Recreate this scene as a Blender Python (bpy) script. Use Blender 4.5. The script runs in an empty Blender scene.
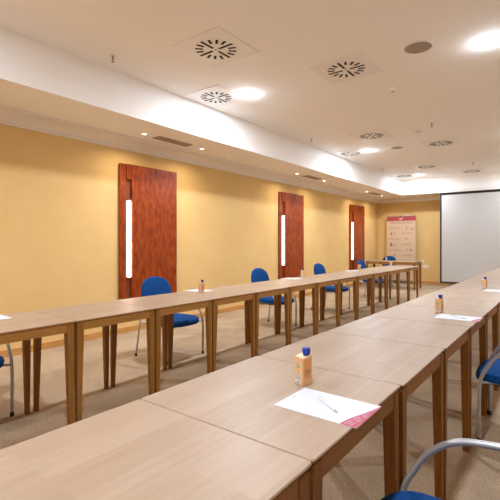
import bpy, bmesh, math, random
from mathutils import Vector, Matrix
random.seed(4)
C = bpy.context.scene.collection
PI = math.pi
CAM_H = 1.35
RF = 1.08
CEIL, SOFF, WTOP = CAM_H+1.871*RF, CAM_H+1.428*RF, CAM_H+1.298*RF
XL, XR, YB, YF = -4.9*RF, 2.7*RF, 13.25*RF, -5.9*RF
SX, SY, SXR, SYF = -3.91*RF, 12.46*RF, 1.7*RF, -4.9*RF      # inner edge of the lowered ceiling border

# ------------------------------------------------------------------ materials
def mat(name, col=(.8, .8, .8), rough=.5, metal=0., spec=.5, emit=None, es=0.):
    m = bpy.data.materials.new(name); m.use_nodes = True
    b = m.node_tree.nodes['Principled BSDF']
    b.inputs['Base Color'].default_value = (*col, 1)
    b.inputs['Roughness'].default_value = rough
    b.inputs['Metallic'].default_value = metal
    b.inputs['Specular IOR Level'].default_value = spec
    if emit:
        b.inputs['Emission Color'].default_value = (*emit, 1)
        b.inputs['Emission Strength'].default_value = es
    return m

def nodes(m):
    return m.node_tree.nodes, m.node_tree.links, m.node_tree.nodes['Principled BSDF']

def noise_mat(name, cols, scale, stretch=(1, 1, 1), rough=.5, detail=6, bump=0., bscale=None, spec=.5, per_object=0., coords='Object'):
    m = mat(name, rough=rough, spec=spec); n, l, b = nodes(m)
    tc = n.new('ShaderNodeTexCoord'); mp = n.new('ShaderNodeMapping')
    mp.inputs['Scale'].default_value = stretch
    src = tc.outputs[coords]
    if per_object:
        oi = n.new('ShaderNodeObjectInfo'); va = n.new('ShaderNodeVectorMath'); va.operation = 'MULTIPLY_ADD'
        cm = n.new('ShaderNodeCombineXYZ')
        for k in range(3): l.new(oi.outputs['Random'], cm.inputs[k])
        va.inputs[1].default_value = (per_object,) * 3
        l.new(cm.outputs[0], va.inputs[0]); l.new(tc.outputs[coords], va.inputs[2]); src = va.outputs[0]
    l.new(src, mp.inputs[0])
    t = n.new('ShaderNodeTexNoise'); t.inputs['Scale'].default_value = scale; t.inputs['Detail'].default_value = detail
    t.inputs['Roughness'].default_value = .6
    l.new(mp.outputs[0], t.inputs['Vector'])
    r = n.new('ShaderNodeValToRGB')
    while len(r.color_ramp.elements) < len(cols): r.color_ramp.elements.new(.5)
    for i, (p, c) in enumerate(cols):
        r.color_ramp.elements[i].position = p; r.color_ramp.elements[i].color = (*c, 1)
    l.new(t.outputs[0], r.inputs[0]); l.new(r.outputs[0], b.inputs['Base Color'])
    if bump:
        t2 = n.new('ShaderNodeTexNoise'); t2.inputs['Scale'].default_value = bscale or scale; t2.inputs['Detail'].default_value = 4
        l.new(mp.outputs[0], t2.inputs['Vector'])
        bp = n.new('ShaderNodeBump'); bp.inputs['Strength'].default_value = bump; bp.inputs['Distance'].default_value = .01
        l.new(t2.outputs[0], bp.inputs['Height']); l.new(bp.outputs[0], b.inputs['Normal'])
    return m

M = {}
M['ceiling'] = mat('ceiling_paint', (.90, .87, .83), .85, spec=.2)
M['cornice'] = mat('cornice_paint', (.84, .79, .73), .45, spec=.4)
M['wall'] = noise_mat('ochre_wall_covering', [(.3, (.67, .44, .165)), (.7, (.72, .49, .205))], 1.6, rough=.75, bump=.15, bscale=90, spec=.25, coords='Object')
M['wall_bounce'] = mat('cream_bounce_paint', (.80, .76, .70), .8, spec=.2)  # pale tone invented for the unseen right wall, to bounce more light
M['baseboard'] = noise_mat('baseboard_oak', [(.3, (.48, .22, .055)), (.7, (.58, .29, .085))], 6, (6, .6, 8), rough=.4)
M['leg_wood'] = noise_mat('oak_leg', [(.25, (.19, .076, .012)), (.55, (.26, .112, .020)), (.8, (.31, .14, .030))], 14, (5, 5, .35), rough=.5, spec=.22, per_object=7)
M['apron_wood'] = noise_mat('oak_apron', [(.25, (.25, .105, .022)), (.55, (.33, .148, .034)), (.8, (.38, .18, .046))], 10, (.6, .6, 8), rough=.5, spec=.22, per_object=7)
M['cherry'] = noise_mat('cherry_veneer', [(.3, (.13, .017, .003)), (.5, (.24, .038, .005)), (.72, (.36, .070, .011))], 9, (1, 1.8, .75), spec=.3, rough=.28, detail=9, per_object=3)
M['cherry_dark'] = noise_mat('cherry_groove', [(.3, (.16, .035, .01)), (.8, (.24, .06, .018))], 7, (1, 3, .7), rough=.5)
M['blue'] = noise_mat('royal_blue_fabric', [(.3, (.002, .042, .17)), (.7, (.003, .065, .235))], 60, rough=.85, bump=.3, bscale=400, spec=.15)
M['steel'] = mat('silver_grey_tube', (.42, .41, .41), .38, metal=.55)
M['black'] = mat('black_plastic', (.012, .012, .012), .5)
M['dark_gap'] = mat('dark_slot', (.01, .009, .008), .8)
M['white_metal'] = mat('white_enamel', (.82, .78, .73), .45)
M['grille'] = mat('grille_metal', (.42, .33, .26), .5)
M['speaker'] = mat('speaker_cloth', (.36, .28, .22), .8)
M['chrome'] = mat('dull_chrome', (.33, .29, .26), .35, metal=.8)
M['lens'] = mat('lamp_lens', (.9, .9, .9), .4, emit=(.97, .98, 1), es=12)
M['spot_lens'] = mat('spot_lens', (.9, .9, .9), .4, emit=(1, .86, .66), es=14)
M['tube'] = mat('lit_tube', (.9, .9, .9), .4, emit=(1, .84, .66), es=11)
M['screen'] = mat('screen_fabric', (.52, .50, .47), .9, spec=.1)
M['paper'] = mat('white_paper', (.56, .57, .60), .7)
M['red'] = mat('crimson_print', (.38, .06, .09), .6)
M['red_banner'] = mat('banner_red', (.42, .06, .06), .7)
M['banner'] = mat('banner_cloth', (.62, .45, .31), .8)
M['ink'] = mat('grey_ink', (.25, .18, .14), .8)
M['ink_soft'] = mat('soft_ink', (.36, .25, .18), .8)
M['ink_dark'] = mat('dark_ink', (.11, .05, .04), .8)
M['ink_red'] = mat('red_ink', (.42, .10, .08), .8)
M['cap'] = mat('blue_cap', (.004, .04, .30), .35)
M['navy_cap'] = mat('navy_cap', (.004, .015, .09), .4)
M['carton'] = mat('carton_board', (.68, .40, .20), .45)
M['carton_orange'] = mat('carton_orange', (.66, .30, .10), .45)
M['green'] = mat('green_print', (.10, .27, .04), .5)
M['sky'] = mat('blue_print', (.12, .38, .62), .5)
M['brown_ink'] = mat('brown_ink', (.30, .14, .05), .5)
M['pen'] = mat('pen_white', (.80, .81, .83), .3)
M['pen_grey'] = mat('pen_grey', (.42, .43, .46), .3)
M['socket'] = mat('socket_white', (.88, .84, .76), .4)

def tabletop_mat():
    m = mat('pale_beech_laminate', rough=.42, spec=.32); n, l, b = nodes(m)
    tc = n.new('ShaderNodeTexCoord'); oi = n.new('ShaderNodeObjectInfo')
    cm = n.new('ShaderNodeCombineXYZ'); l.new(oi.outputs['Random'], cm.inputs[0]); l.new(oi.outputs['Random'], cm.inputs[1])
    va = n.new('ShaderNodeVectorMath'); va.operation = 'MULTIPLY_ADD'; va.inputs[1].default_value = (9, 5, 0)
    l.new(cm.outputs[0], va.inputs[0]); l.new(tc.outputs['Object'], va.inputs[2])
    # staves : brick texture, long along y
    rot = n.new('ShaderNodeMapping'); rot.inputs['Rotation'].default_value = (0, 0, PI/2); l.new(va.outputs[0], rot.inputs[0])
    br = n.new('ShaderNodeTexBrick'); br.inputs['Scale'].default_value = 1
    br.inputs['Brick Width'].default_value = .46; br.inputs['Row Height'].default_value = .062
    br.inputs['Mortar Size'].default_value = 0; br.inputs['Bias'].default_value = 0
    br.inputs['Color1'].default_value = (.315, .215, .14, 1); br.inputs['Color2'].default_value = (.355, .25, .17, 1)
    l.new(rot.outputs[0], br.inputs['Vector'])
    mp = n.new('ShaderNodeMapping'); mp.inputs['Scale'].default_value = (26, 1.3, 1); l.new(va.outputs[0], mp.inputs[0])
    t = n.new('ShaderNodeTexNoise'); t.inputs['Scale'].default_value = 3; t.inputs['Detail'].default_value = 8; l.new(mp.outputs[0], t.inputs['Vector'])
    r = n.new('ShaderNodeValToRGB'); r.color_ramp.elements[0].position = .3; r.color_ramp.elements[0].color = (.86, .82, .78, 1)
    r.color_ramp.elements[1].position = .62; r.color_ramp.elements[1].color = (1.04, 1.04, 1.04, 1)
    l.new(t.outputs[0], r.inputs[0])
    mx = n.new('ShaderNodeMixRGB'); mx.blend_type = 'MULTIPLY'; mx.inputs[0].default_value = .5
    l.new(br.outputs[0], mx.inputs[1]); l.new(r.outputs[0], mx.inputs[2]); l.new(mx.outputs[0], b.inputs['Base Color'])
    return m
M['top'] = tabletop_mat()

def carpet_mat():
    m = mat('tan_loop_carpet', rough=.95, spec=.1); n, l, b = nodes(m)
    tc = n.new('ShaderNodeTexCoord')
    a = n.new('ShaderNodeTexNoise'); a.inputs['Scale'].default_value = 95; a.inputs['Detail'].default_value = 5; a.inputs['Roughness'].default_value = .75
    c = n.new('ShaderNodeTexNoise'); c.inputs['Scale'].default_value = 1.3; c.inputs['Detail'].default_value = 3; c.inputs['Distortion'].default_value = 1.2
    l.new(tc.outputs['Object'], a.inputs['Vector']); l.new(tc.outputs['Object'], c.inputs['Vector'])
    r = n.new('ShaderNodeValToRGB'); e = r.color_ramp.elements
    e[0].position = .36; e[0].color = (.27, .19, .115, 1); e[1].position = .64; e[1].color = (.53, .395, .27, 1)
    l.new(a.outputs[0], r.inputs[0])
    r2 = n.new('ShaderNodeValToRGB'); e = r2.color_ramp.elements
    e[0].position = .38; e[0].color = (.86, .86, .86, 1); e[1].position = .62; e[1].color = (1.06, 1.06, 1.06, 1)
    l.new(c.outputs[0], r2.inputs[0])
    mx = n.new('ShaderNodeMixRGB'); mx.blend_type = 'MULTIPLY'; mx.inputs[0].default_value = 1
    l.new(r.outputs[0], mx.inputs[1]); l.new(r2.outputs[0], mx.inputs[2]); l.new(mx.outputs[0], b.inputs['Base Color'])
    bp = n.new('ShaderNodeBump'); bp.inputs['Strength'].default_value = .5; bp.inputs['Distance'].default_value = .006
    l.new(a.outputs[0], bp.inputs['Height']); l.new(bp.outputs[0], b.inputs['Normal'])
    return m
M['carpet'] = carpet_mat()

# ------------------------------------------------------------------ mesh helpers
def link(name, bm, m, parent=None, smooth=False):
    me = bpy.data.meshes.new(name)
    bmesh.ops.recalc_face_normals(bm, faces=bm.faces)
    bm.to_mesh(me); bm.free()
    for mm in (m if isinstance(m, (list, tuple)) else [m]): me.materials.append(mm)
    if smooth:
        for p in me.polygons: p.use_smooth = True
        me.set_sharp_from_angle(angle=math.radians(40))
    o = bpy.data.objects.new(name, me); C.objects.link(o)
    if parent: o.parent = parent
    return o

def tag(o, label=None, cat=None, group=None, kind=None):
    if label: o['label'] = label
    if cat: o['category'] = cat
    if group: o['group'] = group
    if kind: o['kind'] = kind
    return o

def empty(name, loc=(0, 0, 0), rz=0., label=None, cat=None, group=None):
    o = bpy.data.objects.new(name, None); C.objects.link(o)
    o.location = loc; o.rotation_euler = (0, 0, rz); o.empty_display_size = .1
    return tag(o, label, cat, group)

def box(bm, x0, x1, y0, y1, z0, z1, mi=0, bevel=0.):
    r = bmesh.ops.create_cube(bm, size=1)
    vs = r['verts']
    for v in vs:
        v.co = Vector(((x0+x1)/2 + v.co.x*(x1-x0), (y0+y1)/2 + v.co.y*(y1-y0), (z0+z1)/2 + v.co.z*(z1-z0)))
    fs = {f for v in vs for f in v.link_faces}
    for f in fs: f.material_index = mi
    if bevel:
        es = list({e for v in vs for e in v.link_edges})
        rb = bmesh.ops.bevel(bm, geom=es, offset=bevel, segments=2, affect='EDGES', profile=.6)
        for f in rb['faces']: f.material_index = mi
    return vs

def prism(bm, pts, z0, z1, mi=0):
    a = [bm.verts.new((x, y, z0)) for x, y in pts]; b = [bm.verts.new((x, y, z1)) for x, y in pts]
    n = len(pts); fs = [bm.faces.new(a[::-1]), bm.faces.new(b)]
    for i in range(n): fs.append(bm.faces.new((a[i], a[(i+1) % n], b[(i+1) % n], b[i])))
    for f in fs: f.material_index = mi
    return a + b

def cyl(bm, c, r, z0, z1, seg=32, mi=0, r2=None):
    r2 = r if r2 is None else r2
    a = [bm.verts.new((c[0]+r*math.cos(2*PI*i/seg), c[1]+r*math.sin(2*PI*i/seg), z0)) for i in range(seg)]
    b = [bm.verts.new((c[0]+r2*math.cos(2*PI*i/seg), c[1]+r2*math.sin(2*PI*i/seg), z1)) for i in range(seg)]
    fs = [bm.faces.new(a[::-1]), bm.faces.new(b)]
    for i in range(seg): fs.append(bm.faces.new((a[i], a[(i+1) % seg], b[(i+1) % seg], b[i])))
    for f in fs: f.material_index = mi

def ring(bm, c, ro, ri, z0, z1, seg=32):
    L = []
    for r, z in ((ro, z0), (ro, z1), (ri, z1), (ri, z0)):
        L.append([bm.verts.new((c[0]+r*math.cos(2*PI*i/seg), c[1]+r*math.sin(2*PI*i/seg), z)) for i in range(seg)])
    for k in range(4):
        for i in range(seg):
            bm.faces.new((L[k][i], L[k][(i+1) % seg], L[(k+1) % 4][(i+1) % seg], L[(k+1) % 4][i]))

def tube(bm, pts, r, seg=10):
    pts = [Vector(p) for p in pts]; rings = []
    d0 = (pts[1]-pts[0]).normalized()
    up = Vector((0, 1, 0)) if abs(d0.y) < .9 else Vector((1, 0, 0))
    nrm = d0.cross(up).normalized()
    for i, p in enumerate(pts):
        if i == 0: d = pts[1]-pts[0]
        elif i == len(pts)-1: d = pts[-1]-pts[-2]
        else: d = (pts[i+1]-pts[i]).normalized() + (pts[i]-pts[i-1]).normalized()
        d.normalize()
        nrm = (nrm - d*nrm.dot(d)).normalized(); bi = d.cross(nrm)
        rings.append([bm.verts.new(p + r*(math.cos(2*PI*k/seg)*nrm + math.sin(2*PI*k/seg)*bi)) for k in range(seg)])
    for a, b in zip(rings, rings[1:]):
        for k in range(seg): bm.faces.new((a[k], a[(k+1) % seg], b[(k+1) % seg], b[k]))
    bm.faces.new(rings[0][::-1]); bm.faces.new(rings[-1])

def spline(pts, n=8):
    P = [Vector(p) for p in pts]; P = [P[0]*2-P[1]] + P + [P[-1]*2-P[-2]]; out = []
    for i in range(1, len(P)-2):
        for k in range(n):
            t = k/n; a, b, c, d = P[i-1], P[i], P[i+1], P[i+2]
            out.append(.5*((2*b) + (c-a)*t + (2*a-5*b+4*c-d)*t*t + (3*b-a-3*c+d)*t**3))
    out.append(P[-2]); return out

def copy_tree(o, parent=None):
    c = o.copy(); C.objects.link(c)
    if parent:
        c.parent = parent
    for ch in list(o.children): copy_tree(ch, c)
    return c

# ------------------------------------------------------------------ room shell
def struct(name, bm, m): return tag(link(name, bm, m), kind='structure')
T = .12
bm = bmesh.new(); box(bm, XL-T, XR+T, YF-T, YB+T, -.1, 0); struct('floor', bm, M['carpet'])
for nm, a in (('wall_left', (XL-T, XL, YF-T, YB+T)), ('wall_right', (XR, XR+T, YF-T, YB+T)),
              ('wall_back', (XL, XR, YB, YB+T)), ('wall_front', (XL, XR, YF-T, YF))):
    bm = bmesh.new(); box(bm, *a, 0, CEIL+.1); struct(nm, bm, M['wall_bounce' if nm == 'wall_right' else 'wall'])
bm = bmesh.new()      # raised tray in the middle with a lowered border all round
box(bm, XL, XR, YF, YB, CEIL, CEIL+.1)
for a in ((XL, SX, YF, YB), (SXR, XR, YF, YB), (SX, SXR, SY, YB), (SX, SXR, YF, SYF)):
    box(bm, *a, SOFF, CEIL+.05)
struct('ceiling', bm, M['ceiling'])

def sweep_profile(name, prof, along, a0, a1, m, n):
    """prof: list of (out_from_wall, z)"""
    bm = bmesh.new(); R = []
    for s in (a0, a1):
        R.append([bm.verts.new(along(o, s, z)) for o, z in prof])
    for i in range(len(prof)):
        j = (i+1) % len(prof); bm.faces.new((R[0][i], R[0][j], R[1][j], R[1][i]))
    bm.faces.new(R[0]); bm.faces.new(R[1][::-1])
    return struct(name, bm, m)
cove = [(0, WTOP)] + [(.02, WTOP), (.02, WTOP+.022), (.045, WTOP+.022)]
for i in range(9):
    t = i/8*PI/2; cove.append((.045 + .165*(1-math.cos(t)), WTOP+.022 + .078*math.sin(t)))
cove += [(.245, WTOP+.1), (.245, WTOP+.115), (.28, WTOP+.115), (.28, SOFF), (0, SOFF)]
sweep_profile('trim_1', cove, lambda o, s, z: (XL+o, s, z), YF, YB, M['cornice'], 1)
sweep_profile('trim_2', cove, lambda o, s, z: (s, YB-o, z), XL, XR, M['cornice'], 2)
sweep_profile('trim_3', cove, lambda o, s, z: (XR-o, s, z), YF, YB, M['cornice'], 3)
base = [(0, 0), (.018, 0), (.018, .085), (.010, .098), (0, .1)]
sweep_profile('baseboard_left', base, lambda o, s, z: (XL+o, s, z), YF, YB, M['baseboard'], 1)
sweep_profile('baseboard_back', base, lambda o, s, z: (s, YB-o, z), XL, XR, M['baseboard'], 2)
sweep_profile('baseboard_right', base, lambda o, s, z: (XR-o, s, z), YF, YB, M['baseboard'], 3)

# ------------------------------------------------------------------ wall light panels
def wall_panel(y0, y1, label):
    t = empty('wall_light_panel', (XL, (y0+y1)/2*RF, .447), label=label, cat='wall light', group='cherry wood light panels on the yellow wall')
    t.scale = (RF,)*3
    h = 2.384-.45; w = (y1-y0)/2; s0, s1 = -w+.105, -w+.185; zt = 1.72     # slot
    bm = bmesh.new(); box(bm, .001, .02, -w+.01, w-.01, .01, h-.01); link('back_board', bm, M['cherry_dark'], t)
    bm = bmesh.new(); box(bm, .02, .036, -w, s0, 0, h, bevel=.002); link('side_board', bm, M['cherry'], t)
    bm = bmesh.new(); box(bm, .02, .055, s0, s1, zt, h, bevel=.002); link('header_board', bm, M['cherry'], t)
    bm = bmesh.new(); box(bm, .02, .065, s1, w, 0, h, bevel=.002); link('front_board', bm, M['cherry'], t)
    bm = bmesh.new(); box(bm, .021, .050, s0+.022, s1-.010, .36, 1.43, bevel=.008); link('lamp_tube', bm, M['tube'], t, True)
    for z in (.335, 1.43):
        bm = bmesh.new(); box(bm, .021, .050, s0+.022, s1-.010, z, z+.025, bevel=.004); link('lamp_holder', bm, M['cherry_dark'], t)
    return t
wall_panel(3.388, 4.40, 'tall cherry wood panel with glowing slot, nearest to the camera, behind the first whole chair')
wall_panel(7.334, 8.31, 'tall cherry wood panel with glowing slot, middle one of the three on the yellow wall')
wall_panel(10.96, 11.94, 'tall cherry wood panel with glowing slot, farthest, next to the room corner')

# ------------------------------------------------------------------ ceiling fittings
def vent(x, y, label, s=.30*RF, proto=[]):
    x *= RF; y *= RF
    if proto:
        t = copy_tree(proto[0]); t.location = (x, y, CEIL); t['label'] = label; return t
    t = empty('ceiling_vent', (x, y, CEIL), label=label, cat='ceiling vent', group='square swirl vents in the ceiling')
    bm = bmesh.new(); box(bm, -s, s, -s, s, -.008, 0, bevel=.003); link('face_plate', bm, M['white_metal'], t)
    bm = bmesh.new()
    for k in range(16):
        a = 2*PI*k/16
        ri = .040*RF if k % 4 == 0 else .125*RF
        ro = (.205 if k % 4 == 0 else .198)*RF; hw = .0125*RF
        d = Vector((math.cos(a), math.sin(a))); p = Vector((-d.y, d.x))
        q = [d*ri-p*hw, d*ro-p*hw, d*ro+p*hw, d*ri+p*hw]
        prism(bm, [(v.x, v.y) for v in q], -.0105, -.0075)
    link('swirl_slots', bm, M['dark_gap'], t)
    bm = bmesh.new(); cyl(bm, (0, 0), .012, -.012, -.008, 12); link('centre_screw', bm, M['chrome'], t)
    proto.append(t); return t
for x, y, l in ((-2.69, 2.95, 'largest square swirl vent, left of the top centre of the ceiling'),
                (-3.57, 3.92, 'square swirl vent against the ceiling step, left of the nearest downlight'),
                (-1.88, 4.13, 'square swirl vent right of the two nearest ones, on the bare ceiling'),
                (-2.69, 6.95, 'square swirl vent beyond the nearest three, left of a sprinkler and small box'),
                (-3.57, 8.06, 'square swirl vent against the ceiling step, left of the second downlight'),
                (-1.85, 8.25, 'square swirl vent right of the small round speaker'),
                (-2.71, 10.56, 'square swirl vent just above the farthest downlight'),
                (-3.57, 11.67, 'farthest swirl vent at the ceiling step, left of the farthest downlight'),
                (-1.93, 11.95, 'square swirl vent above the projection screen beside a sprinkler')):
    vent(x, y, l)

def area(name, parent_loc, r, power, col, spread=PI, shape='DISK', rot=(0, 0, 0)):
    d = bpy.data.lights.new(name, 'AREA'); d.shape = shape; d.size = r*2; d.energy = power; d.color = col; d.spread = spread
    o = bpy.data.objects.new(name, d); C.objects.link(o); o.location = parent_loc; o.rotation_euler = rot
    return o

DL_POWER, DL_COL = 68, (.89, 1.0, 1.15)
def downlight(x, y, label=None, proto=[]):
    x *= RF; y *= RF
    if proto:
        t = copy_tree(proto[0]); t.location = (x, y, CEIL)
        if label: t['label'] = label
    else:
        t = empty('ceiling_downlight', (x, y, CEIL), label=label, cat='downlight', group='large round downlights in the raised ceiling')
        bm = bmesh.new(); ring(bm, (0, 0), .108, .092, -.005, 0, 40); link('trim_ring', bm, M['white_metal'], t, True)
        bm = bmesh.new(); cyl(bm, (0, 0), .0915, -.010, -.001, 40); link('lamp_lens', bm, M['lens'], t)
        proto.append(t)
    dim = .72 if y > 11 else 1     # the far pair is turned down
    area('downlight_lamp', (x, y, CEIL-.016), .088, DL_POWER*dim, DL_COL, spread=PI)
    d = bpy.data.lights.new('downlight_bulb', 'POINT'); d.energy = DL_POWER*dim*4*.02; d.color = DL_COL; d.shadow_soft_size = .03
    o = bpy.data.objects.new('downlight_bulb', d); C.objects.link(o); o.location = (x, y, CEIL-.055)
    return t
downlight(-3.19, 4.08, 'nearest round downlight on the left, beside a swirl vent at the ceiling step')
downlight(-3.21, 8.07, 'second round downlight along the ceiling step, right of a swirl vent')
downlight(-3.23, 11.74, 'farthest round downlight, below the last but one vent')
downlight(-.554, 4.36, 'round downlight cut by the right edge of the photo')
for x, y, l in ((-.55, 8.1, 'round downlight right of the visible ceiling, middle row'), (-.55, 11.7, 'round downlight right of the visible ceiling, before the screen'),
                (-3.19, .1, 'round downlight over the near end of the wall side tables'), (-.55, .3, 'round downlight above the near end of the foreground row'),
                (-3.19, -3.85, 'added fill downlight behind the camera on the left'), (-.55, -3.7, 'added fill downlight behind the camera on the right')):  # unseen pair, added to brighten the near left of the room
    downlight(x, y, l)

SP_POWER, SP_COL = 9, (1, .86, .66)
def spot(y, label, proto=[]):
    x = -4.39*RF; y *= RF
    if proto:
        t = copy_tree(proto[0]); t.location = (x, y, SOFF); t['label'] = label
    else:
        t = empty('recessed_spotlight', (x, y, SOFF), label=label, cat='spotlight', group='small spotlights in the lowered ceiling border')
        bm = bmesh.new(); ring(bm, (0, 0), .045, .030, -.008, 0, 28); link('trim_ring', bm, M['white_metal'], t, True)
        bm = bmesh.new(); cyl(bm, (0, 0), .030, -.006, -.001, 28); link('lamp_lens', bm, M['spot_lens'], t)
        proto.append(t)
    area('spot_lamp', (x, y, SOFF-.02), .03, SP_POWER, SP_COL, spread=math.radians(150))
    return t
for y, l in ((3.43, 'small spotlight left of the nearest air grille, nearest to the camera'), (4.50, 'small spotlight right of the nearest air grille'),
             (7.27, 'small spotlight left of the middle air grille'), (8.46, 'small spotlight right of the middle air grille'),
             (10.99, 'small spotlight left of the farthest air grille'), (12.18, 'small spotlight right of the farthest air grille, by the corner'),
             (-4.5, 'added fill spotlight over the walkway, farthest behind the camera'), (-3.4, 'added fill spotlight over the walkway behind the camera'),  # both out of view, added as extra light for the near wall
             (-.55, 'small spotlight over the near end of the wall side walkway'), (.55, 'small spotlight over the wall side walkway, next after the nearest')):
    spot(y, l)

def grille(y, label, proto=[]):
    y *= RF
    if proto:
        t = copy_tree(proto[0]); t.location = (-4.39*RF, y, SOFF); t['label'] = label; return t
    t = empty('air_grille', (-4.39*RF, y, SOFF), label=label, cat='air grille', group='brown air grilles in the lowered ceiling border')
    bm = bmesh.new()
    for a in ((-.085, .085, -.33, -.312), (-.085, .085, .312, .33), (-.085, -.07, -.312, .312), (.07, .085, -.312, .312)): box(bm, *a, -.01, 0)
    link('frame', bm, M['grille'], t)
    bm = bmesh.new(); box(bm, -.07, .07, -.312, .312, -.002, -.0005); link('back_plate', bm, M['dark_gap'], t)
    bm = bmesh.new()
    for k in range(8):
        x = -.061+k*.0174; prism(bm, [(x-.0045, -.312), (x+.0045, -.312), (x+.0045, .312), (x-.0045, .312)], -.009, -.002)
    link('louvres', bm, M['grille'], t)
    proto.append(t); return t
grille(3.93, 'brown air grille between the two nearest small spotlights')
grille(7.90, 'brown air grille between the middle pair of small spotlights')
grille(11.62, 'brown air grille between the farthest pair of small spotlights')

def ceiling_speaker(x, y, r, label):
    x *= RF; y *= RF; r *= RF
    t = empty('ceiling_speaker', (x, y, CEIL), label=label, cat='speaker')
    bm = bmesh.new(); ring(bm, (0, 0), r, r-.014, -.01, 0, 40); link('trim_ring', bm, M['white_metal'], t, True)
    bm = bmesh.new(); cyl(bm, (0, 0), r-.014, -.006, -.001, 40); link('mesh_cover', bm, M['speaker'], t)
ceiling_speaker(-1.12, 4.08, .135, 'large round tan ceiling speaker between the right vent and the right downlight')
ceiling_speaker(-2.627, 8.12, .12, 'small looking round tan ceiling speaker right of the second downlight')

def sprinkler(x, y, label, proto=[]):
    x *= RF; y *= RF
    if proto:
        t = copy_tree(proto[0]); t.location = (x, y, CEIL); t['label'] = label; return t
    t = empty('sprinkler_head', (x, y, CEIL), label=label, cat='sprinkler', group='sprinkler heads hanging from the ceiling')
    bm = bmesh.new(); cyl(bm, (0, 0), .032, -.008, 0, 20); link('collar', bm, M['white_metal'], t)
    bm = bmesh.new(); cyl(bm, (0, 0), .010, -.045, -.008, 12)
    tube(bm, [(.010, 0, -.03), (.016, 0, -.05), (.006, 0, -.07)], .003, 6); tube(bm, [(-.010, 0, -.03), (-.016, 0, -.05), (-.006, 0, -.07)], .003, 6)
    link('body', bm, M['chrome'], t)
    bm = bmesh.new(); cyl(bm, (0, 0), .017, -.074, -.070, 16); link('deflector', bm, M['chrome'], t)
    proto.append(t); return t
for x, y, l in ((-3.60, 2.43, 'sprinkler head at the ceiling step, nearest, top left of the photo'), (-3.62, 6.5, 'sprinkler head at the ceiling step between the first two downlights'),
                (-1.66, 6.79, 'sprinkler head on the open ceiling below the round smoke detector'), (-3.65, 10.17, 'sprinkler head at the ceiling step just past the second downlight'),
                (-1.695, 10.63, 'sprinkler head above the projection screen')):
    sprinkler(x, y, l)
t = empty('smoke_detector', (-1.66*RF, 4.97*RF, CEIL), label='small white round smoke detector below the large ceiling speaker', cat='smoke detector')
bm = bmesh.new(); cyl(bm, (0, 0), .05, -.012, 0, 28); link('base', bm, M['white_metal'], t, True)
bm = bmesh.new(); cyl(bm, (0, 0), .030, -.045, -.012, 24, r2=.042); link('sensor_head', bm, M['white_metal'], t, True)
bm = bmesh.new(); cyl(bm, (0, 0), .016, -.056, -.045, 16, r2=.020); link('sensor_grille', bm, M['grille'], t, True)
t = empty('ceiling_sensor', (-1.96*RF, 7.14*RF, CEIL), label='small pale square sensor box between two vents and a sprinkler', cat='sensor')
bm = bmesh.new(); box(bm, -.06, .06, -.06, .06, -.02, 0, bevel=.004); link('housing', bm, M['white_metal'], t)
bm = bmesh.new(); cyl(bm, (0, 0), .022, -.03, -.02, 16, r2=.03); link('lens', bm, M['paper'], t, True)

# ------------------------------------------------------------------ tables
TH = .804
def make_table(L, W):
    t = empty('conference_table')
    g = .0012
    x0, x1, y0, y1 = -W/2, W/2, -L/2+g, L/2-g
    pts = []; r = .012
    for cx, cy, a in ((x1-r, y1-r, 0), (x0+r, y1-r, 90), (x0+r, y0+r, 180), (x1-r, y0+r, 270)):
        for k in range(5):
            q = math.radians(a + 22.5*k); pts.append((cx + r*math.cos(q), cy + r*math.sin(q)))
    bm = bmesh.new()
    rows = []
    for ins, z in ((.010, TH-.020), (.002, TH-.010), (0, TH-.004), (.0022, TH)):
        rows.append([bm.verts.new((x*(1-ins/abs(x1)), y*(1-ins/abs(y1)), z)) for x, y in pts])
    n = len(pts)
    for a, b in zip(rows, rows[1:]):
        for i in range(n):
            f = bm.faces.new((a[i], a[(i+1) % n], b[(i+1) % n], b[i])); f.material_index = 0 if b is rows[-1] else 1
    f = bm.faces.new(rows[0][::-1]); f.material_index = 1
    bm.faces.new(rows[-1])
    link('tabletop', bm, [M['top'], M['apron_wood']], t)
    lw = .050; lx = .046; ins = .006; over = .02      # the top overhangs the legs on its -x side
    for sx in (-1, 1):
        for sy in (-1, 1):
            xo = W/2-ins if sx > 0 else -W/2+over
            yo = sy*(L/2-g-(.009 if sx > 0 else .018)); bm = bmesh.new()
            vs = []
            for w, z in ((.60, 0), (.80, .36), (.93, .58), (1, TH-.075), (1, TH-.0201)):
                vs.append([bm.verts.new((xo - sx*a*lx*(w*.6+.4), yo - sy*b*lw*w, z)) for a, b in ((0, 0), (1, 0), (1, 1), (0, 1))])
            for a, b in zip(vs, vs[1:]):
                for i in range(4): bm.faces.new((a[i], a[(i+1) % 4], b[(i+1) % 4], b[i]))
            bm.faces.new(vs[0]); bm.faces.new(vs[-1])
            es = [e for e in bm.edges if abs(e.verts[0].co.z-e.verts[1].co.z) > .01]
            bmesh.ops.bevel(bm, geom=es, offset=.003, segments=2, affect='EDGES')
            link('leg', bm, M['leg_wood'], t)
    za, zb = TH-.075, TH-.0201
    for s in (-1, 1):
        bm = bmesh.new(); xa = W/2-ins-.003 if s > 0 else -W/2+over+.003; xb = xa - s*.022; q = lw+g+(.009 if s > 0 else .018)
        box(bm, min(xa, xb), max(xa, xb), -L/2+q, L/2-q, za, zb); link('apron', bm, M['apron_wood'], t)
        bm = bmesh.new(); ya = s*(L/2-.024); yb = ya - s*.020
        box(bm, -W/2+over+lx, W/2-ins-lx, min(ya, yb), max(ya, yb), za, zb); link('apron', bm, M['apron_wood'], t)
    return t
ORD = ['first', 'second', 'third', 'fourth', 'fifth', 'sixth', 'seventh', 'eighth', 'ninth', 'tenth', 'eleventh', 'twelfth', 'thirteenth', 'fourteenth', 'fifteenth', 'sixteenth', 'seventeenth']
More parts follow.
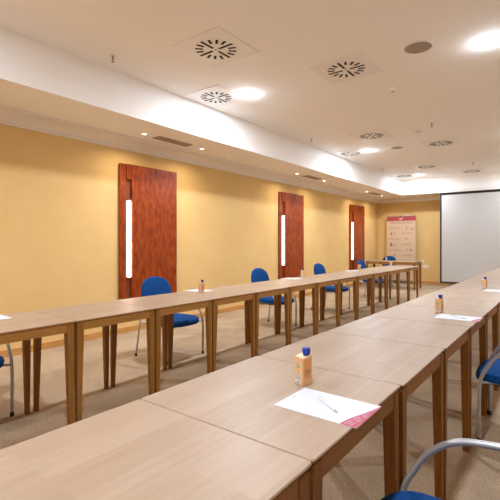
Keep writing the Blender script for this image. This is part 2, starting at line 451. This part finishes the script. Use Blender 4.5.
LM, LL = .693, .704
table0 = make_table(LM, .691); first = True
main_notes = {-1: 'cut by the bottom of the photo, front left corner', 0: 'with the nearest carton, paper and pen', 3: 'with the second carton on its far part and a paper'}
for k in range(-2, 14):
    t = table0 if first else copy_tree(table0); first = False
    t.location = (-.8465 + random.uniform(-.002, .002) + .0008*k + .004*max(0, min(k, 4)), .912 + (k+.5)*LM, 0)
    t.rotation_euler = (0, 0, random.uniform(-.003, .003))
    w = 'square oak table in the foreground row, ' + ORD[k+2] + ' from near end'
    if k == 0: w += ', carrying carton and pen'
    if k == -1: w += ', in bottom left corner'
    tag(t, w, 'table', 'tables of the foreground row')
table1 = make_table(LL, .70); first = True
for k in range(-2, 12):
    t = table1 if first else copy_tree(table1); first = False
    t.location = (-3.093 + random.uniform(-.003, .003) + .001*k, 1.5585 + (k+.5)*LL, 0)
    t.rotation_euler = (0, 0, random.uniform(-.004, .004))
    tag(t, 'square oak table in the row beside the yellow wall, ' + ORD[k+2] + ' from near end', 'table', 'tables of the wall side row')
# long desk in front of the banner
t = empty('head_desk', (-4.16, 12.50, 0), label='long oak desk across the far end in front of the roll-up banner', cat='desk')
bm = bmesh.new(); box(bm, -.74, .74, -.33, .33, TH-.024, TH, bevel=.003); link('desktop', bm, M['top'], t)
for sx in (-1, 1):
    for sy in (-1, 1):
        bm = bmesh.new(); xo, yo = sx*.733, sy*.323; vs = []
        for w, z in ((.04, 0), (.055, TH-.0245)):
            vs.append([bm.verts.new((xo-sx*a*w, yo-sy*b*w, z)) for a, b in ((0, 0), (1, 0), (1, 1), (0, 1))])
        for i in range(4): bm.faces.new((vs[0][i], vs[0][(i+1) % 4], vs[1][(i+1) % 4], vs[1][i]))
        bm.faces.new(vs[0]); bm.faces.new(vs[1]); link('leg', bm, M['leg_wood'], t)
for s in (-1, 1):
    bm = bmesh.new(); box(bm, -.675, .675, s*.31-.011, s*.31+.011, TH-.09, TH-.0245); link('apron', bm, M['apron_wood'], t)
    bm = bmesh.new(); box(bm, s*.72-.011, s*.72+.011, -.265, .265, TH-.09, TH-.0245); link('apron', bm, M['apron_wood'], t)

# ------------------------------------------------------------------ chairs (local +x = forward)
def pad(name, outline, thick, place, parent, m, dome=.012, rings=5):
    """cushion from a closed outline (list of 2D pts about the origin); place(u, v, w) -> 3D"""
    bm = bmesh.new(); n = len(outline); R = []
    prof = [(.0, -thick/2), (.55, -thick/2), (.90, -thick/2), (.975, -thick*.36), (1., 0), (.975, thick*.36), (.90, thick/2), (.55, thick/2+dome*.7)]
    c0 = bm.verts.new(place(0, 0, -thick/2)); c1 = bm.verts.new(place(0, 0, thick/2+dome))
    for s, w in prof[1:]: R.append([bm.verts.new(place(u*s, v*s, w)) for u, v in outline])
    for i in range(n):
        j = (i+1) % n
        bm.faces.new((c0, R[0][j], R[0][i])); bm.faces.new((c1, R[-1][i], R[-1][j]))
        for a, b in zip(R, R[1:]): bm.faces.new((a[i], a[j], b[j], b[i]))
    return link(name, bm, m, parent, True)
def superell(a, b, e, n=40, top_round=None):
    out = []
    for i in range(n):
        q = 2*PI*i/n; c, s = math.cos(q), math.sin(q)
        ee = e if (top_round is None or s < 0) else top_round
        out.append((a*math.copysign(abs(c)**(2/ee), c), b*math.copysign(abs(s)**(2/ee), s)))
    return out
def make_chair():
    t = empty('conference_chair')
    pad('seat', superell(.245, .236, 3.4), .062, lambda u, v, w: (u+.026, v*(1+.07*u/.245), .404+w-.02*max(0, (u-.12)/.12)**2), t, M['blue'])
    # backrest: rounded top, flatter bottom, curved around the sitter and leaning back
    def bp(u, v, w):
        z = .680 + v; x = -.275 - .16*(z-.62) + w + .55*u*u
        return (x, u, z)
    pad('backrest', superell(.215, .19, 3.4, top_round=2.35), .045, bp, t, M['blue'], dome=.008)
    for s in (-1, 1):
        y = .262*s
        path = [(.222, y, .012), (.226, y, .25), (.218, y, .39), (.183, y, .472), (.126, y, .557), (.036, y, .616), (-.10, y, .634), (-.19, y*.985, .634), (-.245, y*.93, .632), (-.280, y*.8, .63), (-.285, y*.62, .63)]
        bm = bmesh.new(); tube(bm, spline(path, 6), .0115, 12); link('arm_frame', bm, M['steel'], t, True)
        rp = [(-.30, y, .012), (-.281, y*.985, .14), (-.262, y*.97, .27), (-.245, y*.95, .40), (-.250, y*.86, .50), (-.275, y*.62, .57), (-.296, y*.45, .62)]
        bm = bmesh.new(); tube(bm, spline(rp, 6), .0105, 12); link('rear_leg', bm, M['steel'], t, True)
        rl = [(.221, y*.985, .376), (.19, y*.84, .374), (.10, y*.72, .372), (-.10, y*.72, .372), (-.20, y*.84, .374), (-.246, y*.95, .378)]
        bm = bmesh.new(); tube(bm, spline(rl, 5), .009, 10); link('seat_rail', bm, M['steel'], t, True)
        br = [(-.16, .10*s, .334), (-.235, .10*s, .35), (-.275, .10*s, .46), (-.292, .10*s, .60), (-.305, .10*s, .70)]
        bm = bmesh.new(); tube(bm, spline(br, 5), .009, 10); link('back_support', bm, M['steel'], t, True)
        for x in (.225, -.30):
            bm = bmesh.new(); cyl(bm, (x, y), .0145, 0, .03, 14); link('foot', bm, M['black'], t, True)
    bm = bmesh.new(); box(bm, -.17, .17, -.16, .16, .345, .373, bevel=.004); link('seat_pan', bm, M['black'], t)
    return t
chair0 = make_chair(); first = True
for x, y, rz, l in ((-3.69, 1.15, 0, 'blue chair cut by the left edge, pushed under the wall side tables'),
                    (-3.78, 3.365, .0, 'blue chair in front of the nearest cherry wood light panel'),
                    (-3.77, 5.53, -.02, 'blue chair left of the middle cherry panel, behind the wall side tables'),
                    (-3.765, 7.62, 0, 'blue chair right of the middle cherry panel, behind the wall side tables'),
                    (-3.765, 9.84, .02, 'blue chair between the farthest cherry panel and the wall side tables'),
                    (-4.57, 13.06, -PI/2, 'blue chair behind the long desk at the far end, before the banner'),
                    (-.252, 1.290, PI, 'blue chair with silver arm tube cut by the bottom edge of the photo'),
                    (-.229, 3.43, PI+.02, 'blue chair cut by the right edge, pushed under the foreground tables')):
    t = chair0 if first else copy_tree(chair0); first = False
    t.location = (x, y, 0); t.rotation_euler = (0, 0, rz); t.scale = (1.07,)*3
    tag(t, l, 'chair', 'blue armchairs around the tables')

# ------------------------------------------------------------------ cartons, papers, pens
def make_carton(capmat):
    t = empty('drink_carton'); w, d, h = .0245, .0245, .117
    bm = bmesh.new()
    low = [(-w, -d, 0), (w, -d, 0), (w, d, 0), (-w, d, 0)]
    top = [(-w, -d, h-.010), (w, -d, h-.014), (w, d, h), (-w, d, h)]
    a = [bm.verts.new(p) for p in low]; b = [bm.verts.new(p) for p in top]
    bm.faces.new(a[::-1]); bm.faces.new(b)
    for i in range(4): bm.faces.new((a[i], a[(i+1) % 4], b[(i+1) % 4], b[i]))
    bmesh.ops.bevel(bm, geom=list(bm.edges), offset=.0025, segments=2, affect='EDGES')
    body = link('body', bm, M['carton'], t, True)
    # printed front
    def disc(cx, cz, r, m, nm, y=-d-.0006):
        q = bmesh.new(); cyl(q, (0, 0), r, 0, .0006, 24)
        for v in q.verts: v.co = Vector((cx+v.co.x, y+.0006-v.co.z-.0002, cz+v.co.y))
        link(nm, q, m, body)
    disc(-.002, .074, .0085, M['green'], 'green_emblem'); disc(-.001, .0755, .004, M['paper'], 'emblem_spot', -d-.0009)  # small white print spot inside each emblem
    disc(-.001, .033, .0092, M['sky'], 'blue_emblem'); disc(.001, .0345, .0042, M['paper'], 'emblem_spot', -d-.0009)
    q = bmesh.new()
    for k, (x, z, ww) in enumerate(((-.004, .055, .004), (-.001, .052, .005), (-.004, .049, .003))): box(q, x-ww/2, x+ww/2+.002, -d-.0006, -d+.0005, z, z+.0014)
    box(q, -.003, .001, -d-.0006, -d+.0005, .099, .103)
    link('small_print', q, M['brown_ink'], body)
    q = bmesh.new(); box(q, -.019, .014, -d-.0006, -d+.0005, .004, .018); pb = link('barcode_patch', q, M['paper'], body)
    q = bmesh.new()
    for k, ww in enumerate((1, 2, 1, 3, 1, 2, 1)):
        x = -.010+k*.003; box(q, x, x+.0006*ww, -d-.0010, -d, .006, .016)
    link('barcode_bars', q, M['ink'], pb)
    q = bmesh.new()    # chevron fold
    for s in (-1, 1):
        prism_pts = [(-.0005, .088), (s*.0205, .105), (s*.0205, .1075), (-.0005, .0905)]
        vs = [[q.verts.new((x, y, z)) for x, z in prism_pts] for y in (-d-.0007, -d+.0005)]
        q.faces.new(vs[0]); q.faces.new(vs[1][::-1])
        for i in range(4): q.faces.new((vs[0][i], vs[0][(i+1) % 4], vs[1][(i+1) % 4], vs[1][i]))
    link('chevron_print', q, M['carton_orange'], body)
    q = bmesh.new(); box(q, w-.0005, w+.0006, -.017, .017, .028, .100); sd = link('side_panel', q, M['carton_orange'], body)
    q = bmesh.new()
    for z, a0, a1 in ((.048, -.014, .012), (.053, -.015, .014), (.058, -.012, .014), (.04, -.013, .005)): box(q, w, w+.001, a0, a1, z, z+.0022)
    link('side_print', q, M['brown_ink'], sd)
    q = bmesh.new(); cyl(q, (0, 0), .0125, h-.012, h+.004, 24); nk = link('neck', q, capmat, t, True); nk.location = (.007, .009, 0)
    q = bmesh.new(); seg = 30; L = []
    for r0, z in ((.0150, h+.002), (.0158, h+.006), (.0156, h+.020), (.0145, h+.0225)):
        L.append([q.verts.new(((r0-(.0006 if i % 2 and z < h+.021 else 0))*math.cos(2*PI*i/seg), (r0-(.0006 if i % 2 and z < h+.021 else 0))*math.sin(2*PI*i/seg), z)) for i in range(seg)])
    for A, B in zip(L, L[1:]):
        for i in range(seg): q.faces.new((A[i], A[(i+1) % seg], B[(i+1) % seg], B[i]))
    q.faces.new(L[0][::-1]); q.faces.new(L[-1])
    cp = link('screw_cap', q, capmat, t); cp.location = (.007, .009, 0)
    return t
carton0 = make_carton(M['cap']); first = True
for x, y, z, rz, l in ((-.812, 1.392, TH, -.32, 'drink carton with bright blue cap, nearest, beside the pen and paper'),
                    (-.79, 3.46, TH, -.1, 'drink carton standing by the second paper of the foreground row'),
                    (-.77, 5.58, TH, -.2, 'drink carton farthest along the foreground row, before the projection screen'),
                    (-3.218, 3.29, TH, .05, 'drink carton on the wall side row, in front of the nearest panel chair'),
                    (-3.327, 5.68, TH, .3, 'drink carton on the wall side row, below the middle cherry panel'),
                    (-3.294, 7.86, TH, -.2, 'drink carton on the wall side row, below the farthest cherry panel'),
                    (-3.33, 9.85, TH, .1, 'drink carton at the far end of the wall side row'),
                    (-4.34, 12.42, TH, .2, 'drink carton on the long desk at the far end')):
    t = carton0 if first else copy_tree(carton0); first = False
    t.location = (x, y, z); t.rotation_euler = (0, 0, rz)
    tag(t, l, 'drink carton', 'drink cartons set out on the tables')

def make_sheet():
    """A4 sheet, local: long side along x, reader's side at +x"""
    t = empty('paper_sheet'); a, b = .148, .103
    bm = bmesh.new(); box(bm, -a, a, -b, b, 0, .0009); sh = link('sheet', bm, M['paper'], t)
    # crimson band swinging along the right short edge
    def edge(y): s = (b-y)/(2*b); return a - .003 - .052*(.35*s + .65*s*s*(3-2*s))
    n = 24; bm = bmesh.new(); R = []
    for i in range(n+1):
        y = b-.0005 - (2*b-.001)*i/n
        R.append([bm.verts.new((edge(y), y, .00125)), bm.verts.new((a-.0002, y, .00125)), bm.verts.new((edge(y), y, .0006)), bm.verts.new((a-.0002, y, .0006))])
    for p, q in zip(R, R[1:]):
        bm.faces.new((p[0], p[1], q[1], q[0])); bm.faces.new((p[2], q[2], q[3], p[3])); bm.faces.new((p[0], q[0], q[2], p[2])); bm.faces.new((p[1], p[3], q[3], q[1]))
    bm.faces.new((R[0][0], R[0][2], R[0][3], R[0][1])); bm.faces.new((R[-1][0], R[-1][1], R[-1][3], R[-1][2]))
    band = link('crimson_band', bm, M['red'], t)
    bm = bmesh.new()
    for off, ys in ((.010, [(-.095, -.060), (-.052, -.02), (-.012, .02)]), (.020, [(-.092, -.065), (-.056, -.030), (-.022, .0)]), (.030, [(-.095, -.07), (-.062, -.04)])):
        for y0, y1 in ys:
            for i in range(4):
                ya, yb = y0+(y1-y0)*i/4, y0+(y1-y0)*(i+.8)/4
                xa, xb = edge(ya)+off, edge(yb)+off
                if max(xa, xb)+.003 > a: continue
                q = [bm.verts.new((xa, ya, .0015)), bm.verts.new((xa+.0022, ya, .0015)), bm.verts.new((xb+.0022, yb, .0015)), bm.verts.new((xb, yb, .0015))]; bm.faces.new(q)
    link('white_print', bm, M['paper'], band)
    bm = bmesh.new()
    for x, y, w in ((-.138, .004, .008), (-.138, .001, .012), (-.138, -.003, .006)): box(bm, x, x+w, y, y+.0015, .0008, .0011)
    link('small_logo', bm, M['ink'], sh)
    return t
def make_pen():
    t = empty('ballpoint_pen')
    def seg(nm, x0, x1, r0, r1, m):
        q = bmesh.new(); cyl(q, (0, 0), r0, x0, x1, 14, r2=r1)
        for v in q.verts: v.co = Vector((v.co.z, v.co.y, v.co.x+.0046))
        return link(nm, q, m, t, True)
    seg('barrel', -.050, .052, .0042, .0046, M['pen']); seg('tip', -.070, -.050, .001, .0042, M['pen_grey']); seg('push_button', .052, .062, .003, .003, M['pen_grey'])
    q = bmesh.new(); box(q, .010, .052, -.0014, .0014, .0098, .0108); box(q, .048, .052, -.0014, .0014, .0086, .0108); link('clip', q, M['pen_grey'], t)
    return t
sheet0 = make_sheet(); first = True
sheets = [(-.636, 1.250, -.004, 'paper sheet with crimson curved band lying by the nearest carton'),
          (-.622, 3.30, .02, 'paper sheet with crimson corner beside the second carton of the foreground row'),
          (-.60, 5.42, .0, 'paper sheet at the right photo edge beside the farthest foreground carton'),
          (-3.375, 3.40, PI, 'white paper sheet under and around the carton before the nearest panel'),
          (-3.36, 1.235, PI, 'white paper sheet cut by the left photo edge on the wall side row'),
          (-3.36, 5.42, PI, 'white paper sheet left of the carton below the middle panel'),
          (-3.36, 7.62, PI, 'white paper sheet left of the carton below the farthest panel')]
for x, y, rz, l in sheets:
    t = sheet0 if first else copy_tree(sheet0); first = False
    t.location = (x, y, TH+.0002); t.rotation_euler = (0, 0, rz)
    tag(t, l, 'paper', 'printed paper sheets on the tables')
pen0 = make_pen(); first = True
for x, y, rz, l in ((-.634, 1.251, math.atan2(1.292-1.21, -.69+.578), 'white ballpoint pen with grey clip lying on the nearest paper'),
                    (-.625, 3.30, 2.6, 'ballpoint pen on the paper by the second foreground carton')):
    t = pen0 if first else copy_tree(pen0); first = False
    t.location = (x, y, TH+.0016); t.rotation_euler = (0, 0, rz)
    tag(t, l, 'pen', 'ballpoint pens on the papers')

# ------------------------------------------------------------------ roll-up banner
bx0, bx1, by = -4.563, -3.666, 13.1
t = empty('roll_up_banner', ((bx0+bx1)/2*RF, by*RF, 0), label='beige roll-up banner with red header strip in the far left corner', cat='banner')
t.scale = (RF,)*3
w = (bx1-bx0)/2; zt = 2.079
bm = bmesh.new(); box(bm, -w-.01, w+.01, -.06, .06, .012, .085, bevel=.01); link('base_cassette', bm, M['chrome'], t)
for s in (-1, 1):
    bm = bmesh.new(); box(bm, s*w*.6-.02, s*w*.6+.02, -.10, .08, 0, .012); link('foot', bm, M['chrome'], t)
bm = bmesh.new(); box(bm, -w, w, -.002, .002, .08, zt); sh = link('fabric_sheet', bm, M['banner'], t)
bm = bmesh.new(); box(bm, -w, w, -.0035, -.002, zt-.135, zt); hd = link('red_header', bm, M['red_banner'], t)
bm = bmesh.new(); prism(bm, [(0, 0), (.05, .045), (.085, .05), (.045, .005), (.03, -.02), (-.02, -.03), (-.045, -.02), (-.02, .03)], 0, .001)
for v in bm.verts: v.co = Vector((v.co.x-.01, -.0035-v.co.z, zt-.075+v.co.y))
link('white_logo', bm, M['paper'], hd)
bm = bmesh.new(); box(bm, -w, w, -.012, .012, zt, zt+.02, bevel=.004); link('top_rail', bm, M['chrome'], t)
bm = bmesh.new(); box(bm, .12, .27, -.014, .014, zt+.012, zt+.045, bevel=.006); link('top_clip', bm, M['paper'], t)
bm = bmesh.new(); tube(bm, [(0, .03, .085), (0, .03, zt)], .008, 8); link('rear_pole', bm, M['chrome'], t)
def textrow(q, x0, x1, z, h=.010):
    x = x0
    while x < x1-.02:
        l_ = random.uniform(.025, .075); box(q, x, min(x+l_, x1), -.0035, -.002, z, z+h); x += l_+.013
bm = bmesh.new()
textrow(bm, -.36, .36, 1.90, .014); textrow(bm, -.30, .38, 1.865, .014)
for k in range(6):
    z = 1.74 - k*.172
    if k % 2 == 0: x0, x1 = -.38, .05
    else: x0, x1 = .02, .40
    bs = bmesh.new()
    for j in range(3): textrow(bs, x0, x1 - random.uniform(0, .1), z-j*.022, .009)
    link('body_text', bs, M['ink_soft'], sh)
link('heading_text', bm, M['ink'], sh)
def glyph(x, z, parts, m, nm):
    q = bmesh.new()
    for kind, a, b, c, d in parts:
        if kind == 'c':
            cyl(q, (a, b), c, 0, .0012, 16)
        else:
            prism(q, [(a, b), (c, b), (c, d), (a, d)], 0, .0012)
    for v in q.verts: v.co = Vector((x+v.co.x, -.003-v.co.z, z+v.co.y))
    link(nm, q, m, sh)
person = [('c', 0, .045, .024, 0), ('b', -.04, -.03, .04, .012)]
glyph(.17, 1.70, [('c', 0, .03, .012, 0), ('b', -.011, -.03, .011, .016)], M['ink_dark'], 'icon')
glyph(.25, 1.72, [('b', -.02, -.008, .02, .008), ('b', -.004, -.02, .004, .02)], M['ink_soft'], 'icon')
glyph(.34, 1.68, [('c', 0, .03, .014, 0), ('b', -.014, -.02, .014, .015)], M['ink_dark'], 'icon')
glyph(-.30, 1.54, [('c', 0, .03, .02, 0), ('b', -.035, -.03, .035, -.012), ('b', -.02, -.01, .02, .01)], M['ink_red'], 'icon')
glyph(-.19, 1.55, [('c', 0, .02, .012, 0), ('b', -.008, -.03, .008, .01)], M['ink_dark'], 'icon')
glyph(.17, 1.38, [('c', 0, .03, .012, 0), ('b', -.009, -.03, .009, .016)], M['ink_dark'], 'icon')
glyph(-.30, 1.19, person, M['ink_dark'], 'icon'); glyph(-.19, 1.20, [('c', 0, .02, .014, 0), ('b', -.010, -.03, .010, .01)], M['ink'], 'icon')
glyph(.17, 1.03, [('c', 0, .03, .012, 0), ('b', -.009, -.02, .009, .016)], M['ink_dark'], 'icon'); glyph(.30, 1.03, [('c', -.012, .02, .018, 0), ('c', .022, -.012, .02, 0)], M['ink_dark'], 'icon')
glyph(-.19, .86, [('c', 0, .02, .014, 0), ('b', -.010, -.03, .010, .01)], M['ink_dark'], 'icon')

# ------------------------------------------------------------------ projection screen
sx0, sx1, sy = -2.80, .75, 12.36
t = empty('projection_screen', ((sx0+sx1)/2*RF, sy*RF, SOFF), label='large white projection screen with black border at the far end', cat='screen')
t.scale = (RF,)*3
w = (sx1-sx0)/2
bm = bmesh.new(); box(bm, -w-.075, w+.075, -.06, .06, -.03, .055, bevel=.006); link('screen_housing', bm, M['white_metal'], t)
zb0, zt0 = -2.539, -.03
bm = bmesh.new()
box(bm, -w, -w+.045, -.003, .003, zb0, zt0); box(bm, w-.045, w, -.003, .003, zb0, zt0)
box(bm, -w+.045, w-.045, -.003, .003, zt0-.065, zt0); box(bm, -w+.045, w-.045, -.003, .003, zb0, zb0+.04)
link('black_border', bm, M['black'], t)
bm = bmesh.new(); box(bm, -w+.045, w-.045, -.002, .002, zb0+.04, zt0-.065); link('screen_fabric', bm, M['screen'], t)
bm = bmesh.new()
tube(bm, [(-w, 0, zb0), (w, 0, zb0)], .013, 12); link('bottom_bar', bm, M['black'], t, True)

# ------------------------------------------------------------------ wall sockets
def socket(x, z, n, label):
    t = empty('wall_socket', (x*RF, YB, CAM_H+(z-1.286)*RF), label=label, cat='socket')
    ww = .045*n
    bm = bmesh.new(); box(bm, -ww, ww, -.012, 0, -.045, .045, bevel=.004); pl = link('cover_plate', bm, M['socket'], t)
    for k in range(n):
        q = bmesh.new(); cyl(q, (0, 0), .022, 0, .003, 20)
        for v in q.verts: v.co = Vector((v.co.x-ww+.045+.09*k, -.0135-v.co.z+.002, v.co.y))
        link('outlet', q, M['speaker'], pl)
socket(-3.42, .56, 2, 'double white wall socket on the yellow far wall left of the screen')
socket(-3.50, .72, 1, 'single white wall socket just above the desk corner')

# ------------------------------------------------------------------ camera, world, view
# one drawing unit was a little more than a metre: bring everything to real size
K = .93
for o in list(bpy.context.scene.objects):
    if o.parent: continue
    o.location = o.location*K
    if o.type == 'LIGHT':
        o.data.energy *= K*K
        if o.data.type == 'AREA': o.data.size *= K
    else: o.scale = o.scale*K
cam = bpy.data.cameras.new('camera'); co = bpy.data.objects.new('camera', cam); C.objects.link(co)
co.location = (0, 0, CAM_H*K); co.rotation_euler = (PI/2, 0, .645)
cam.sensor_fit = 'HORIZONTAL'; cam.sensor_width = 36; cam.lens = 412/500*36
cam.shift_x = -(254.9-250)/500; cam.shift_y = (243.03-250)/500
cam.clip_start = .02; cam.clip_end = 100
sc = bpy.context.scene; sc.camera = co
w = bpy.data.worlds.new('world'); sc.world = w; w.use_nodes = True
w.node_tree.nodes['Background'].inputs[0].default_value = (1, .9, .8, 1); w.node_tree.nodes['Background'].inputs[1].default_value = .3
sc.view_settings.view_transform = 'Standard'; sc.view_settings.look = 'None'; sc.view_settings.gamma = 1
sc.view_settings.use_curve_mapping = False
sc.view_settings.exposure = -0.02
sc.cycles.diffuse_bounces = 8; sc.cycles.max_bounces = 12
